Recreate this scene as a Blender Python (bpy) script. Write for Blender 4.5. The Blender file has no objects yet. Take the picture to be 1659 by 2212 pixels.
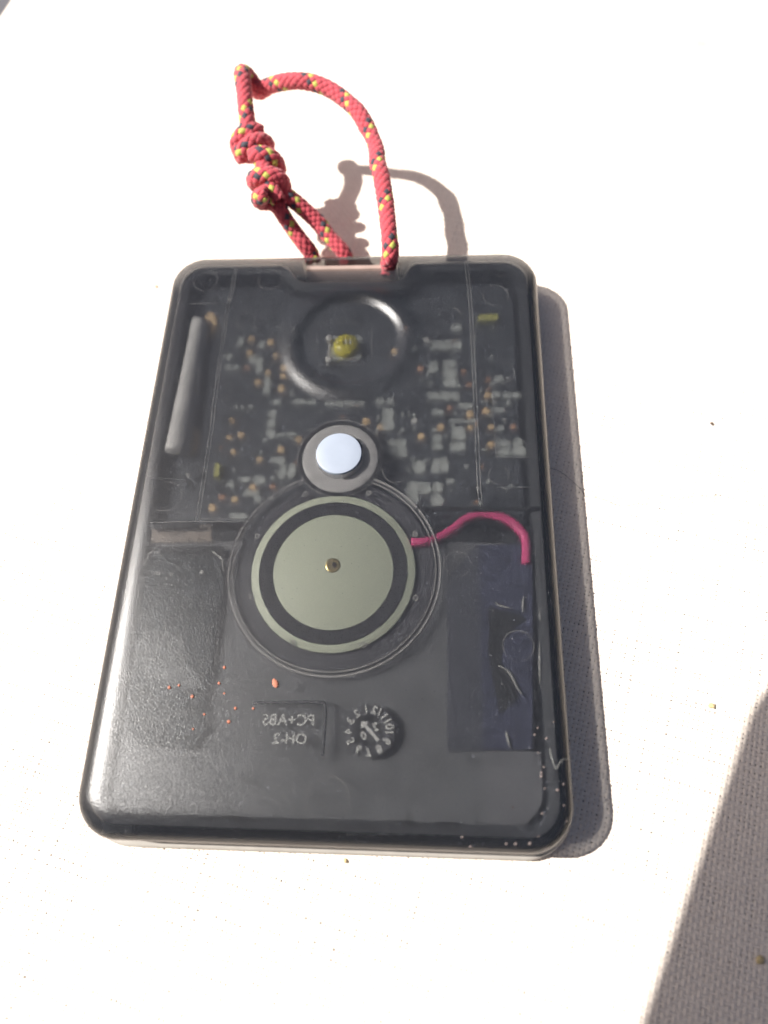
import bpy, bmesh, math, random, json
import numpy as np
from mathutils import Vector, Matrix
from mathutils.geometry import delaunay_2d_cdt

MM = 0.001
SC = bpy.context.scene
COL = SC.collection
R = math.radians

# ---------------------------------------------------------------- camera
F = json.loads(r'''{"gold":[[-14.54,26.87],[-11.61,26.24],[-14.57,24.39],[-10.61,23.89],[-9.31,21.75],[-9.23,20.33],[-11.5,20.92],[-12.84,19.35],[-9.34,18.27],[-15.78,13.0],[-15.88,10.42],[-14.33,10.8],[-15.05,8.14],[-11.39,7.02],[-8.57,8.52],[-6.28,10.03],[-11.86,2.88],[-14.12,1.02],[-16.93,-0.17],[2.86,12.88],[4.94,12.01],[6.48,24.44],[10.43,10.53],[13.09,11.99],[17.06,13.96],[17.02,11.86],[19.6,16.96],[19.32,14.45],[19.88,11.97],[19.8,9.32]],"copper":[[-14.69,21.86],[-9.18,2.95],[-15.86,1.37],[15.15,25.85],[17.04,18.78],[19.67,19.54],[14.28,14.97],[7.07,8.12],[10.16,6.0],[16.31,20.87],[10.22,21.45],[22.84,11.97]],"white":[[9.55,12.86],[11.09,26.31]],"rects":[[-16.0,25.29,1.08,3.64],[-12.83,23.62,1.18,5.68],[-13.94,23.05,1.17,1.27],[-11.28,18.56,1.15,2.89],[-17.39,23.67,1.48,0.81],[-16.78,21.76,2.44,0.68],[-7.38,15.94,6.49,0.84],[-15.38,15.07,0.84,0.72],[-14.33,15.07,0.85,0.72],[-13.27,15.06,0.84,0.72],[0.55,15.66,7.24,0.84],[-10.23,12.47,1.25,4.53],[-8.03,10.76,2.82,0.58],[-8.81,6.84,2.34,0.99],[-7.39,5.12,2.42,2.19],[-12.08,4.02,3.64,0.96],[-14.91,3.11,1.54,1.08],[-11.91,1.8,2.4,0.83],[-10.92,1.22,1.2,1.06],[-13.15,-1.31,2.27,0.93],[15.4,28.4,2.04,1.25],[14.14,26.27,1.81,2.75],[14.02,25.31,4.27,1.37],[12.11,20.77,1.33,3.43],[14.43,20.62,2.2,4.73],[13.59,16.94,4.45,1.41],[12.77,14.22,1.72,1.0],[16.55,15.21,2.37,1.0],[16.19,12.78,3.83,0.62],[12.66,9.56,1.48,2.41],[15.42,10.89,2.33,2.19],[15.29,8.9,2.1,1.55],[5.98,13.25,1.95,3.48],[7.17,8.72,2.75,2.64],[10.26,5.88,1.88,2.1],[12.97,6.12,2.5,2.11],[11.84,1.98,6.35,3.39],[14.41,3.81,1.24,0.68],[21.2,19.53,1.52,1.04],[22.03,16.95,4.19,1.02],[20.92,14.54,2.14,0.8],[21.04,11.73,1.27,0.98],[22.39,8.78,3.74,2.49],[5.37,15.9,2.63,1.27]],"led_y":[[20.03,29.76],[18.6,29.78],[21.44,29.74],[20.05,30.23],[20.02,29.25]],"diode":[[-16.75,5.04],[-17.14,5.04],[-16.36,5.04],[-16.88,6.09],[-16.62,4.01]],"bar":[[-22.35,29.5],[-22.63,7.38]],"barpads":[[-20.84,29.28],[-20.78,9.72]],"lens":[[0.56,23.9],[-8.24,23.19],[9.33,23.47],[1.0,16.17],[0.49,32.48]],"emit":[[-0.44,24.85],[-2.6,24.96],[1.77,24.91],[-2.94,25.97],[-2.75,22.31]],"notch_in":[[-14.43,38.83],[-12.21,38.5],[-9.95,37.63],[-8.33,35.6],[-7.15,35.13],[5.93,35.15],[7.05,35.4],[8.0,37.63],[9.12,38.61],[10.83,38.75]],"slot":[[-7.34,38.12],[6.75,38.09],[4.98,35.71],[-6.82,35.94]],"button":[[-0.08,5.96],[-5.21,5.96],[4.97,5.96],[0.19,1.12],[-0.35,10.96]],"cap":[[-0.19,5.93],[-3.18,5.93],[2.73,6.3],[0.06,3.1],[-0.25,8.84]],"piezo":[[-0.12,-9.5],[-10.28,-10.24],[9.94,-9.07],[-0.16,0.89],[0.07,-18.92]],"ring":[[-13.05,-10.31],[12.77,-8.69],[0.07,-21.44]],"tiny":[[-4.33,0.68],[3.8,0.93],[-9.93,-5.12],[9.76,-4.66],[9.95,-12.82],[3.98,-18.53],[-4.28,-18.49],[-9.92,-12.9]],"solder":[[-0.15,-8.83],[-1.06,-8.84],[0.58,-8.82],[-0.31,-7.68],[-0.35,-10.16]],"marks":[[-21.79,35.54,1.81],[-12.07,35.49,1.78],[-15.0,28.22,1.42],[-22.41,0.34,2.05],[14.31,28.54,1.55],[20.85,32.06,1.79],[21.27,18.93,1.7],[7.26,4.09,1.73],[20.32,3.45,1.29],[14.96,-8.52,1.6],[21.81,-18.35,1.77],[0.78,-35.32,2.35],[-22.13,18.79,1.58],[21.47,37.24,1.71]],"ribL":[[-17.48,37.98],[-17.56,33.8],[-17.76,31.35],[-17.87,28.94],[-17.75,13.26],[-17.65,10.89],[-17.73,3.79],[-17.82,-3.14]],"ribR":[[16.8,38.66],[17.32,29.6],[17.6,16.44],[17.82,2.77],[18.03,-0.73]],"ribBL":[[-23.88,-3.35],[-17.66,-3.19],[-11.37,-3.1]],"ribBR":[[9.94,-1.1],[17.84,-1.06],[25.15,-1.02]],"ribX":[[[19.9,15.68],[20.11,6.04]],[[20.11,6.04],[24.42,6.05]],[[20.07,1.78],[24.21,1.8]],[[-23.45,31.3],[-18.36,31.22]],[[-24.8,3.0],[-20.2,2.69]]],"blobs":[[-17.78,30.94],[-17.85,13.26],[-19.1,13.38],[-17.85,3.08],[-18.59,2.96],[-20.06,2.6],[-19.69,2.24],[17.69,1.67],[17.09,1.44],[18.28,1.45],[17.67,0.79],[14.23,34.61],[17.54,13.48],[13.67,35.34]],"dots":[[-19.86,3.33],[17.69,1.67],[-17.75,32.02]],"wire":[[9.34,-5.64,6.0],[10.81,-5.58,5.9],[12.46,-4.96,5.6],[14.5,-3.68,5.4],[16.0,-2.32,5.3],[17.88,-1.46,5.2],[19.74,-1.55,5.2],[21.56,-2.24,5.2],[22.96,-3.68,5.3],[23.5,-5.23,5.5],[23.36,-8.23,5.8]],"tan":[[-24.52,-3.21],[-16.48,-3.15],[-16.0,-5.4],[-24.12,-5.67]],"leftpad":[[-23.6,-10.16],[-23.04,-7.82],[-21.7,-6.61],[-18.33,-6.19],[-14.91,-6.26],[-13.97,-7.73],[-13.69,-10.81],[-13.77,-15.48],[-13.88,-21.69],[-14.31,-25.09],[-13.71,-28.36],[-14.96,-30.47],[-21.14,-30.14],[-22.8,-28.57],[-23.03,-20.11]],"leftdark":[[-22.41,-6.5],[-14.08,-6.42],[-13.79,-7.21],[-22.11,-7.19]],"leftcrease":[[[-23.74,-8.87],[-23.52,-7.89],[-23.08,-7.1],[-22.22,-6.49]],[[-15.31,-7.12],[-14.52,-7.41],[-13.84,-8.38],[-13.59,-9.73]]],"leftdots":[[-21.86,-10.02],[-20.25,-10.09],[-16.8,-6.84],[-16.47,-9.76]],"battery":[[-27.07,-6.0],[2.97,-5.74],[-24.3,-37.87],[23.8,-37.25]],"tape":[[13.8,-9.91],[17.36,-5.66],[24.4,-5.6],[23.12,-29.64],[13.68,-29.88]],"tapeinner":[[17.72,-5.7],[24.21,-5.64],[22.94,-29.58],[17.64,-29.71]],"tear":[[18.66,-13.58],[21.84,-14.43],[23.02,-14.95],[21.6,-16.03],[20.16,-17.8],[19.74,-20.04],[20.55,-21.04],[21.17,-22.03],[21.75,-23.99],[20.38,-25.32],[19.54,-25.82],[19.12,-23.72],[18.7,-21.24],[18.46,-17.83]],"creases":[[[19.46,-13.04],[19.8,-13.4],[21.34,-13.82]],[[22.8,-12.27],[22.62,-14.25]],[[19.55,-20.56],[20.54,-21.05],[21.09,-21.87],[21.62,-23.02],[22.16,-23.83]],[[20.12,-27.71],[20.39,-28.96],[20.61,-29.57]],[[24.62,-13.87],[24.63,-15.29]],[[24.4,-17.74],[24.12,-22.64]]],"lightpatch":[[17.82,-29.87],[23.98,-29.72],[23.9,-34.52],[23.23,-36.0],[21.61,-37.31],[17.72,-37.43]],"textbox":[[-8.33,-25.41],[-1.08,-25.19],[-0.07,-25.81],[0.01,-30.9]],"edgeglue":[[[-12.99,-38.61],[-12.93,-37.7],[-11.68,-37.42],[-8.95,-37.25],[-7.47,-37.54],[-5.64,-37.65],[-5.39,-38.38]],[[2.83,-38.77],[2.98,-37.96],[7.32,-37.65],[8.1,-37.17],[9.88,-37.21],[10.47,-37.64],[12.43,-37.58],[13.02,-37.12],[14.19,-37.17],[15.36,-37.67],[15.54,-38.38]],[[-23.5,-39.5],[-23.6,-38.02],[-22.12,-37.97],[-20.4,-38.25],[-20.04,-39.23]]],"etched":[[-4.64,27.56],[3.3,27.54],[3.56,20.41],[-4.22,20.4]],"residue":[[-23.13,-17.6],[-21.07,-16.84],[-19.38,-17.17],[-17.77,-18.23],[-17.26,-20.52],[-15.05,-22.38],[-14.35,-23.73],[-15.87,-24.1],[-18.43,-23.47],[-20.59,-23.17],[-22.06,-21.82],[-23.34,-20.63]],"text1":[[-0.84,-27.78],[-7.59,-27.94],[-0.93,-26.47]],"text2":[[-1.71,-29.78],[-5.85,-29.88],[-1.8,-28.54]],"dial":[[4.97,-28.1],[2.15,-28.17],[7.91,-28.03],[5.08,-30.88],[4.87,-25.24]],"grains":[[-5.69,-23.34],[-17.83,-24.09],[-16.75,-23.82],[-12.15,-23.47],[-11.76,-21.71],[-15.03,-25.02],[-11.42,-24.61],[-13.41,-26.93],[-9.96,-26.21],[-10.55,-27.67],[-14.46,-28.55],[-7.94,-26.17]],"flecks":[[25.17,-26.81],[23.38,-27.51],[23.02,-28.24],[24.25,-28.6],[23.29,-30.08],[23.8,-31.51],[23.5,-32.07],[23.48,-32.43],[23.78,-33.62],[20.37,-35.55],[23.38,-36.05],[25.73,-35.2],[25.82,-33.12],[25.94,-36.7],[15.1,-38.53],[15.97,-39.43],[20.58,-39.0],[22.03,-38.91],[19.65,-39.03],[22.89,-38.22],[23.76,-39.28],[25.1,-33.74]],"fibre":[[24.57,-29.58],[24.63,-30.4],[24.94,-31.32],[25.08,-31.72],[25.49,-31.1],[25.84,-30.73],[26.49,-30.56],[27.23,-30.65]],"specks2":[[10.46,35.57],[11.71,36.42]],"crumbs":[[44.96,-23.67],[46.05,-49.36],[-32.33,40.15],[2.36,-41.52],[50.7,14.63]],"stains":[[60.79,94.44],[44.64,83.2]],"hair":[[28.07,7.61],[29.31,7.14],[30.51,6.07],[32.05,4.3],[32.37,3.44],[33.81,3.28],[35.22,2.81],[36.73,2.09],[38.61,2.21],[40.35,2.43],[41.66,2.6],[42.72,3.08],[43.89,3.33],[44.88,3.2],[45.62,3.45],[47.2,3.5],[50.21,3.68]],"table_edge":[[-73.94,115.09],[-75.35,108.11]],"cordR":[],"loop":[[-15.57,55.85,13.5],[-15.81,57.58,14.2],[-16.16,59.8,15.2],[-16.53,62.03,16.2],[-16.89,64.36,16.8],[-17.13,66.12,16.6],[-16.78,67.43,15.6],[-16.15,67.41,14.6],[-15.62,66.59,14.0],[-15.09,65.92,13.9],[-13.53,66.13,14.6],[-11.43,65.7,15.4],[-8.76,65.19,16.0],[-6.23,64.61,16.0],[-3.41,63.37,15.6],[-0.58,60.94,15.0],[1.63,57.96,14.2],[3.03,55.08,13.2],[3.92,50.69,13.0],[4.59,47.29,12.4],[5.17,43.69,11.3],[5.56,40.71,10.4],[5.7,38.81,9.2],[5.66,37.84,7.8],[5.39,38.13,5.6]],"tailA":[[-12.81,47.61,9.6],[-11.37,47.18,8.8],[-10.27,46.04,7.5],[-9.19,45.06,6],[-8.07,43.94,4.6],[-7.0,43.38,3.0]],"tailB":[[-11.55,49.18,10.4],[-9.82,48.56,9.4],[-7.53,47.71,7.8],[-5.47,46.41,6.2],[-3.97,45.09,5.0],[-2.41,43.56,4.0],[-1.53,42.85,3.0]],"k1":[[-13.98,59.13,11.5],[-15.22,56.51,12.6],[-16.46,54.17,14.2],[-17.82,54.4,14.4],[-18.8,57.02,13],[-18.45,58.68,12],[-16.96,58.58,11.5],[-14.57,56.95,11.5],[-12.09,54.77,11.8],[-11.68,55.2,12.5],[-13.3,58.04,12.0]],"k2":[[-17.95,54.31,12],[-17.08,52.56,12.2],[-16.09,51.09,11.8],[-15.26,50.3,11.0]],"k3":[[-11.39,54.87,10.6],[-11.79,53.17,12.6],[-12.21,50.52,13.8],[-12.41,47.88,13.8],[-12.56,46.54,13.2],[-14.46,48.61,11.0]],"k4":[[-15.13,47.94,10.5],[-14.0,46.67,12.2],[-11.96,46.52,13.2],[-10.42,48.15,12.6],[-9.59,50.08,11.4],[-9.54,49.42,10.5],[-10.35,48.76,10]],"k5":[[-11.18,51.95,12],[-10.28,49.99,12.6],[-10.0,49.01,12],[-10.83,49.33,11]],"k6":[[-12.75,46.29,9.3],[-12.92,46.14,10.6],[-12.39,46.7,11.2],[-11.34,47.71,10.8]],"k0":[[-13.28,58.23,12.2],[-12.35,55.96,12.6],[-11.93,53.86,12.2],[-12.9,52.9,11.6],[-15.0,54.29,11.2],[-17.11,55.9,11]],"kaxA":[[-16.0,57.43,12.4],[-14.83,54.41,12.0]],"kaxB":[[-13.76,53.78,11.6],[-11.69,46.11,10.6]],"kcore":[[-15.78,58.21,13],[-14.78,55.19,12.6],[-13.31,51.61,12.0],[-12.06,48.51,11.4],[-11.02,46.7,10.4]],"CAM":[[0.99806,0.02933,-0.05484],[-0.00535,0.91902,0.39416],[0.06196,-0.39311,0.9174]],"C":[11.402,-36.674,87.942]}''')       # measured plan positions, millimetres
rot = F['CAM']; cpos = F['C']
cam = bpy.data.cameras.new('camera')
co = bpy.data.objects.new('camera', cam); COL.objects.link(co)
M = Matrix(((rot[0][0], rot[1][0], rot[2][0]), (rot[0][1], rot[1][1], rot[2][1]), (rot[0][2], rot[1][2], rot[2][2]))).to_4x4()
M.translation = Vector(cpos) * MM
co.matrix_world = M
cam.sensor_fit = 'HORIZONTAL'; cam.sensor_width = 36.0
cam.lens = 36.0 * 1530 / 1659
cam.clip_start = 0.003; cam.clip_end = 100
cam.dof.use_dof = True; cam.dof.focus_distance = 0.0885; cam.dof.aperture_fstop = 18.5
SC.camera = co

# ---------------------------------------------------------------- sky, sun, exposure
SUN = Vector((-0.90, 0.085, 1.0)).normalized()
elev = math.asin(SUN.z); azim = math.atan2(SUN.x, SUN.y)
w = bpy.data.worlds.new('World'); SC.world = w; w.use_nodes = True
nt = w.node_tree; nt.nodes.clear()
sky = nt.nodes.new('ShaderNodeTexSky'); sky.sky_type = 'NISHITA'; sky.sun_disc = False
sky.sun_elevation = elev; sky.sun_rotation = azim
sky.air_density = 0.68; sky.dust_density = 4.6; sky.ozone_density = 0.1
bg = nt.nodes.new('ShaderNodeBackground'); bg.inputs[1].default_value = 0.052
wo = nt.nodes.new('ShaderNodeOutputWorld')
nt.links.new(sky.outputs[0], bg.inputs[0]); nt.links.new(bg.outputs[0], wo.inputs[0])
sd = bpy.data.lights.new('sun', 'SUN'); sd.energy = 4.8; sd.angle = R(0.53); sd.color = (1.0, 0.965, 0.92)
so = bpy.data.objects.new('sun', sd); COL.objects.link(so)
so.rotation_euler = SUN.to_track_quat('Z', 'Y').to_euler(); so.location = SUN * 2
SC.view_settings.view_transform = 'Standard'; SC.view_settings.look = 'None'
SC.view_settings.exposure = 0.82; SC.view_settings.gamma = 1.0
SC.render.engine = 'CYCLES'
cy = SC.cycles
cy.max_bounces = 16; cy.transparent_max_bounces = 32; cy.transmission_bounces = 12
cy.diffuse_bounces = 4; cy.glossy_bounces = 4
cy.sample_clamp_indirect = 4.0
cy.use_denoising = True

rng = random.Random(11)
nrg = np.random.default_rng(5)

# ---------------------------------------------------------------- materials
def newmat(name):
    m = bpy.data.materials.new(name); m.use_nodes = True
    n = m.node_tree; n.nodes.clear()
    return m, n, n.nodes.new('ShaderNodeOutputMaterial')

def coords(n, scale):
    tc = n.nodes.new('ShaderNodeTexCoord'); mp = n.nodes.new('ShaderNodeMapping')
    mp.inputs['Scale'].default_value = (scale,) * 3
    n.links.new(tc.outputs['Object'], mp.inputs[0])
    return mp.outputs[0]

def noise(n, vec, scale, detail=3, rough=0.5):
    t = n.nodes.new('ShaderNodeTexNoise'); t.inputs['Scale'].default_value = scale
    t.inputs['Detail'].default_value = detail; t.inputs['Roughness'].default_value = rough
    n.links.new(vec, t.inputs['Vector']); return t.outputs['Fac']

def ramp(n, fac, stops):
    r = n.nodes.new('ShaderNodeValToRGB'); e = r.color_ramp.elements
    while len(e) > len(stops): e.remove(e[-1])
    while len(e) < len(stops): e.new(0.5)
    for k, (p, c) in enumerate(stops):
        e[k].position = p; e[k].color = (*c, 1)
    n.links.new(fac, r.inputs[0]); return r.outputs[0]

def plain(name, col, rough=0.5, var=0.18, scale=2.0, bump=0.0, bscale=8.0, metal=0.0, spec=0.4, sheen=0.0):
    """one solid colour broken up by a little grain; scale is per millimetre"""
    m, n, out = newmat(name)
    b = n.nodes.new('ShaderNodeBsdfPrincipled')
    v = coords(n, 1000.0)
    f = noise(n, v, scale, 4)
    lo = tuple(c * (1 - var) for c in col); hi = tuple(min(1, c * (1 + var)) for c in col)
    n.links.new(ramp(n, f, [(0.3, lo), (0.7, hi)]), b.inputs['Base Color'])
    b.inputs['Roughness'].default_value = rough; b.inputs['Metallic'].default_value = metal
    b.inputs['Specular IOR Level'].default_value = spec
    if sheen: b.inputs['Sheen Weight'].default_value = sheen
    if bump:
        bp = n.nodes.new('ShaderNodeBump'); bp.inputs['Distance'].default_value = bump * MM
        bp.inputs['Strength'].default_value = 1.0
        n.links.new(noise(n, v, bscale, 3), bp.inputs['Height']); n.links.new(bp.outputs[0], b.inputs['Normal'])
    n.links.new(b.outputs[0], out.inputs[0])
    return m

def cover_material():
    m, n, out = newmat('smoke_plastic')
    v = coords(n, 1000.0)
    # outer skin: rough gloss over clear; fine moulded texture gives part of the sparkle
    bp = n.nodes.new('ShaderNodeBump'); bp.inputs['Distance'].default_value = 0.05 * MM; bp.inputs['Strength'].default_value = 0.6
    n.links.new(noise(n, v, 6.0, 2, 0.6), bp.inputs['Height'])
    fr = n.nodes.new('ShaderNodeFresnel'); fr.inputs[0].default_value = 1.55
    gl = n.nodes.new('ShaderNodeBsdfGlossy'); gl.distribution = 'BECKMANN'; gl.inputs['Roughness'].default_value = 0.31
    n.links.new(bp.outputs[0], gl.inputs['Normal'])
    tr = n.nodes.new('ShaderNodeBsdfTransparent'); tr.inputs[0].default_value = (0.98, 0.98, 0.98, 1)
    df = n.nodes.new('ShaderNodeBsdfDiffuse'); df.inputs[0].default_value = (0.50, 0.53, 0.62, 1)
    n.links.new(bp.outputs[0], df.inputs['Normal'])
    mh = n.nodes.new('ShaderNodeMixShader')           # haze and sparkle mixed in as pale diffuse, with a trace of dust
    dust = n.nodes.new('ShaderNodeMath'); dust.operation = 'MULTIPLY'
    hz = ramp(n, noise(n, v, 5.0, 3, 0.7), [(0.35, (0.012,) * 3), (0.75, (0.056,) * 3)])
    n.links.new(hz, dust.inputs[0]); dust.inputs[1].default_value = 1.0
    n.links.new(dust.outputs[0], mh.inputs[0]); n.links.new(tr.outputs[0], mh.inputs[1]); n.links.new(df.outputs[0], mh.inputs[2])
    vo = n.nodes.new('ShaderNodeTexVoronoi'); vo.inputs['Scale'].default_value = 2.2; n.links.new(v, vo.inputs['Vector'])  # sparse white points painted into the skin as sparkle
    near = n.nodes.new('ShaderNodeMath'); near.operation = 'LESS_THAN'; near.inputs[1].default_value = 0.11; n.links.new(vo.outputs['Distance'], near.inputs[0])
    sp = n.nodes.new('ShaderNodeSeparateColor'); n.links.new(vo.outputs['Color'], sp.inputs[0])
    pick = n.nodes.new('ShaderNodeMath'); pick.operation = 'MULTIPLY_ADD'; pick.use_clamp = True
    pick.inputs[1].default_value = 2.5; pick.inputs[2].default_value = -1.9; n.links.new(sp.outputs[0], pick.inputs[0])
    spk = n.nodes.new('ShaderNodeMath'); spk.operation = 'MULTIPLY'; n.links.new(near.outputs[0], spk.inputs[0]); n.links.new(pick.outputs[0], spk.inputs[1])
    tot = n.nodes.new('ShaderNodeMath'); tot.operation = 'MAXIMUM'; n.links.new(dust.outputs[0], tot.inputs[0]); n.links.new(spk.outputs[0], tot.inputs[1])
    n.links.new(tot.outputs[0], mh.inputs[0])
    mo = n.nodes.new('ShaderNodeMixShader')
    ge = n.nodes.new('ShaderNodeNewGeometry')      # leaving the plastic: reflection grows towards grazing angles
    dt = n.nodes.new('ShaderNodeVectorMath'); dt.operation = 'DOT_PRODUCT'
    n.links.new(ge.outputs['Normal'], dt.inputs[0]); n.links.new(ge.outputs['Incoming'], dt.inputs[1])
    ab = n.nodes.new('ShaderNodeMath'); ab.operation = 'ABSOLUTE'; n.links.new(dt.outputs['Value'], ab.inputs[0])
    iv = n.nodes.new('ShaderNodeMath'); iv.operation = 'SUBTRACT'; iv.inputs[0].default_value = 1.0; n.links.new(ab.outputs[0], iv.inputs[1])
    sq_ = n.nodes.new('ShaderNodeMath'); sq_.operation = 'POWER'; sq_.inputs[1].default_value = 2.0; n.links.new(iv.outputs[0], sq_.inputs[0])
    wk = n.nodes.new('ShaderNodeMath'); wk.operation = 'MULTIPLY_ADD'; wk.use_clamp = True; wk.inputs[1].default_value = 2.2; wk.inputs[2].default_value = 0.04; n.links.new(sq_.outputs[0], wk.inputs[0])
    bk = n.nodes.new('ShaderNodeMix'); n.links.new(ge.outputs['Backfacing'], bk.inputs[0]); n.links.new(fr.outputs[0], bk.inputs[2]); n.links.new(wk.outputs[0], bk.inputs[3])
    n.links.new(bk.outputs[0], mo.inputs[0]); n.links.new(mh.outputs[0], mo.inputs[1]); n.links.new(gl.outputs[0], mo.inputs[2])
    # inner skin: frosted, blurs what lies deeper
    rf = n.nodes.new('ShaderNodeBsdfRefraction'); rf.inputs['IOR'].default_value = 1.18; rf.inputs['Roughness'].default_value = 0.70
    tr2 = n.nodes.new('ShaderNodeBsdfTransparent')
    mi = n.nodes.new('ShaderNodeMixShader'); mi.inputs[0].default_value = 0.68
    n.links.new(tr2.outputs[0], mi.inputs[1]); n.links.new(rf.outputs[0], mi.inputs[2])
    at = n.nodes.new('ShaderNodeAttribute'); at.attribute_name = 'inner'
    mx = n.nodes.new('ShaderNodeMixShader')
    n.links.new(at.outputs['Fac'], mx.inputs[0]); n.links.new(mo.outputs[0], mx.inputs[1]); n.links.new(mi.outputs[0], mx.inputs[2])
    n.links.new(mx.outputs[0], out.inputs['Surface'])
    va = n.nodes.new('ShaderNodeVolumeAbsorption')
    va.inputs['Color'].default_value = (0.29, 0.30, 0.305, 1); va.inputs['Density'].default_value = 640.0
    n.links.new(va.outputs[0], out.inputs['Volume'])
    return m

def ridge_material(fade=True):
    """faint moulded lines on the inside of the cover"""
    m, n, out = newmat('moulded_ridge')
    d = n.nodes.new('ShaderNodeBsdfDiffuse'); d.inputs[0].default_value = (0.60, 0.58, 0.56, 1)
    t = n.nodes.new('ShaderNodeBsdfTransparent'); mx = n.nodes.new('ShaderNodeMixShader')
    mx.inputs[0].default_value = 0.8
    if fade: n.links.new(ramp(n, noise(n, coords(n, 1000.0), 0.28, 2), [(0.35, (0.12,) * 3), (0.65, (0.75,) * 3)]), mx.inputs[0])
    n.links.new(t.outputs[0], mx.inputs[1]); n.links.new(d.outputs[0], mx.inputs[2]); n.links.new(mx.outputs[0], out.inputs[0])
    return m

def cloth_material():
    m, n, out = newmat('white_cotton')
    b = n.nodes.new('ShaderNodeBsdfPrincipled'); b.inputs['Roughness'].default_value = 0.9; b.inputs['Specular IOR Level'].default_value = 0.1
    v = coords(n, 1000.0)
    base = ramp(n, noise(n, v, 1.6, 5, 0.7), [(0.3, (0.80, 0.70, 0.61)), (0.7, (0.88, 0.79, 0.70))])
    prev = base
    tc = n.nodes.new('ShaderNodeTexCoord')
    for (x, y), rad, c in ((F['stains'][0], 2.1, (0.80, 0.77, 0.42)), (F['stains'][1], 1.3, (0.76, 0.62, 0.44))):
        s = n.nodes.new('ShaderNodeVectorMath'); s.operation = 'DISTANCE'; s.inputs[1].default_value = (x * MM, y * MM, 0)
        n.links.new(tc.outputs['Object'], s.inputs[0])
        a = n.nodes.new('ShaderNodeMath'); a.operation = 'MULTIPLY_ADD'; a.inputs[1].default_value = -1 / (rad * MM); a.inputs[2].default_value = 1.3; a.use_clamp = True
        n.links.new(s.outputs['Value'], a.inputs[0])
        mx = n.nodes.new('ShaderNodeMix'); mx.data_type = 'RGBA'
        n.links.new(a.outputs[0], mx.inputs[0]); n.links.new(prev, mx.inputs[6]); mx.inputs[7].default_value = (*c, 1)
        prev = mx.outputs[2]
    n.links.new(prev, b.inputs['Base Color'])
    bp = n.nodes.new('ShaderNodeBump'); bp.inputs['Distance'].default_value = 0.03 * MM; bp.inputs['Strength'].default_value = 0.7
    n.links.new(noise(n, v, 14.0, 3), bp.inputs['Height']); n.links.new(bp.outputs[0], b.inputs['Normal'])
    n.links.new(b.outputs[0], out.inputs[0])
    return m

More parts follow.
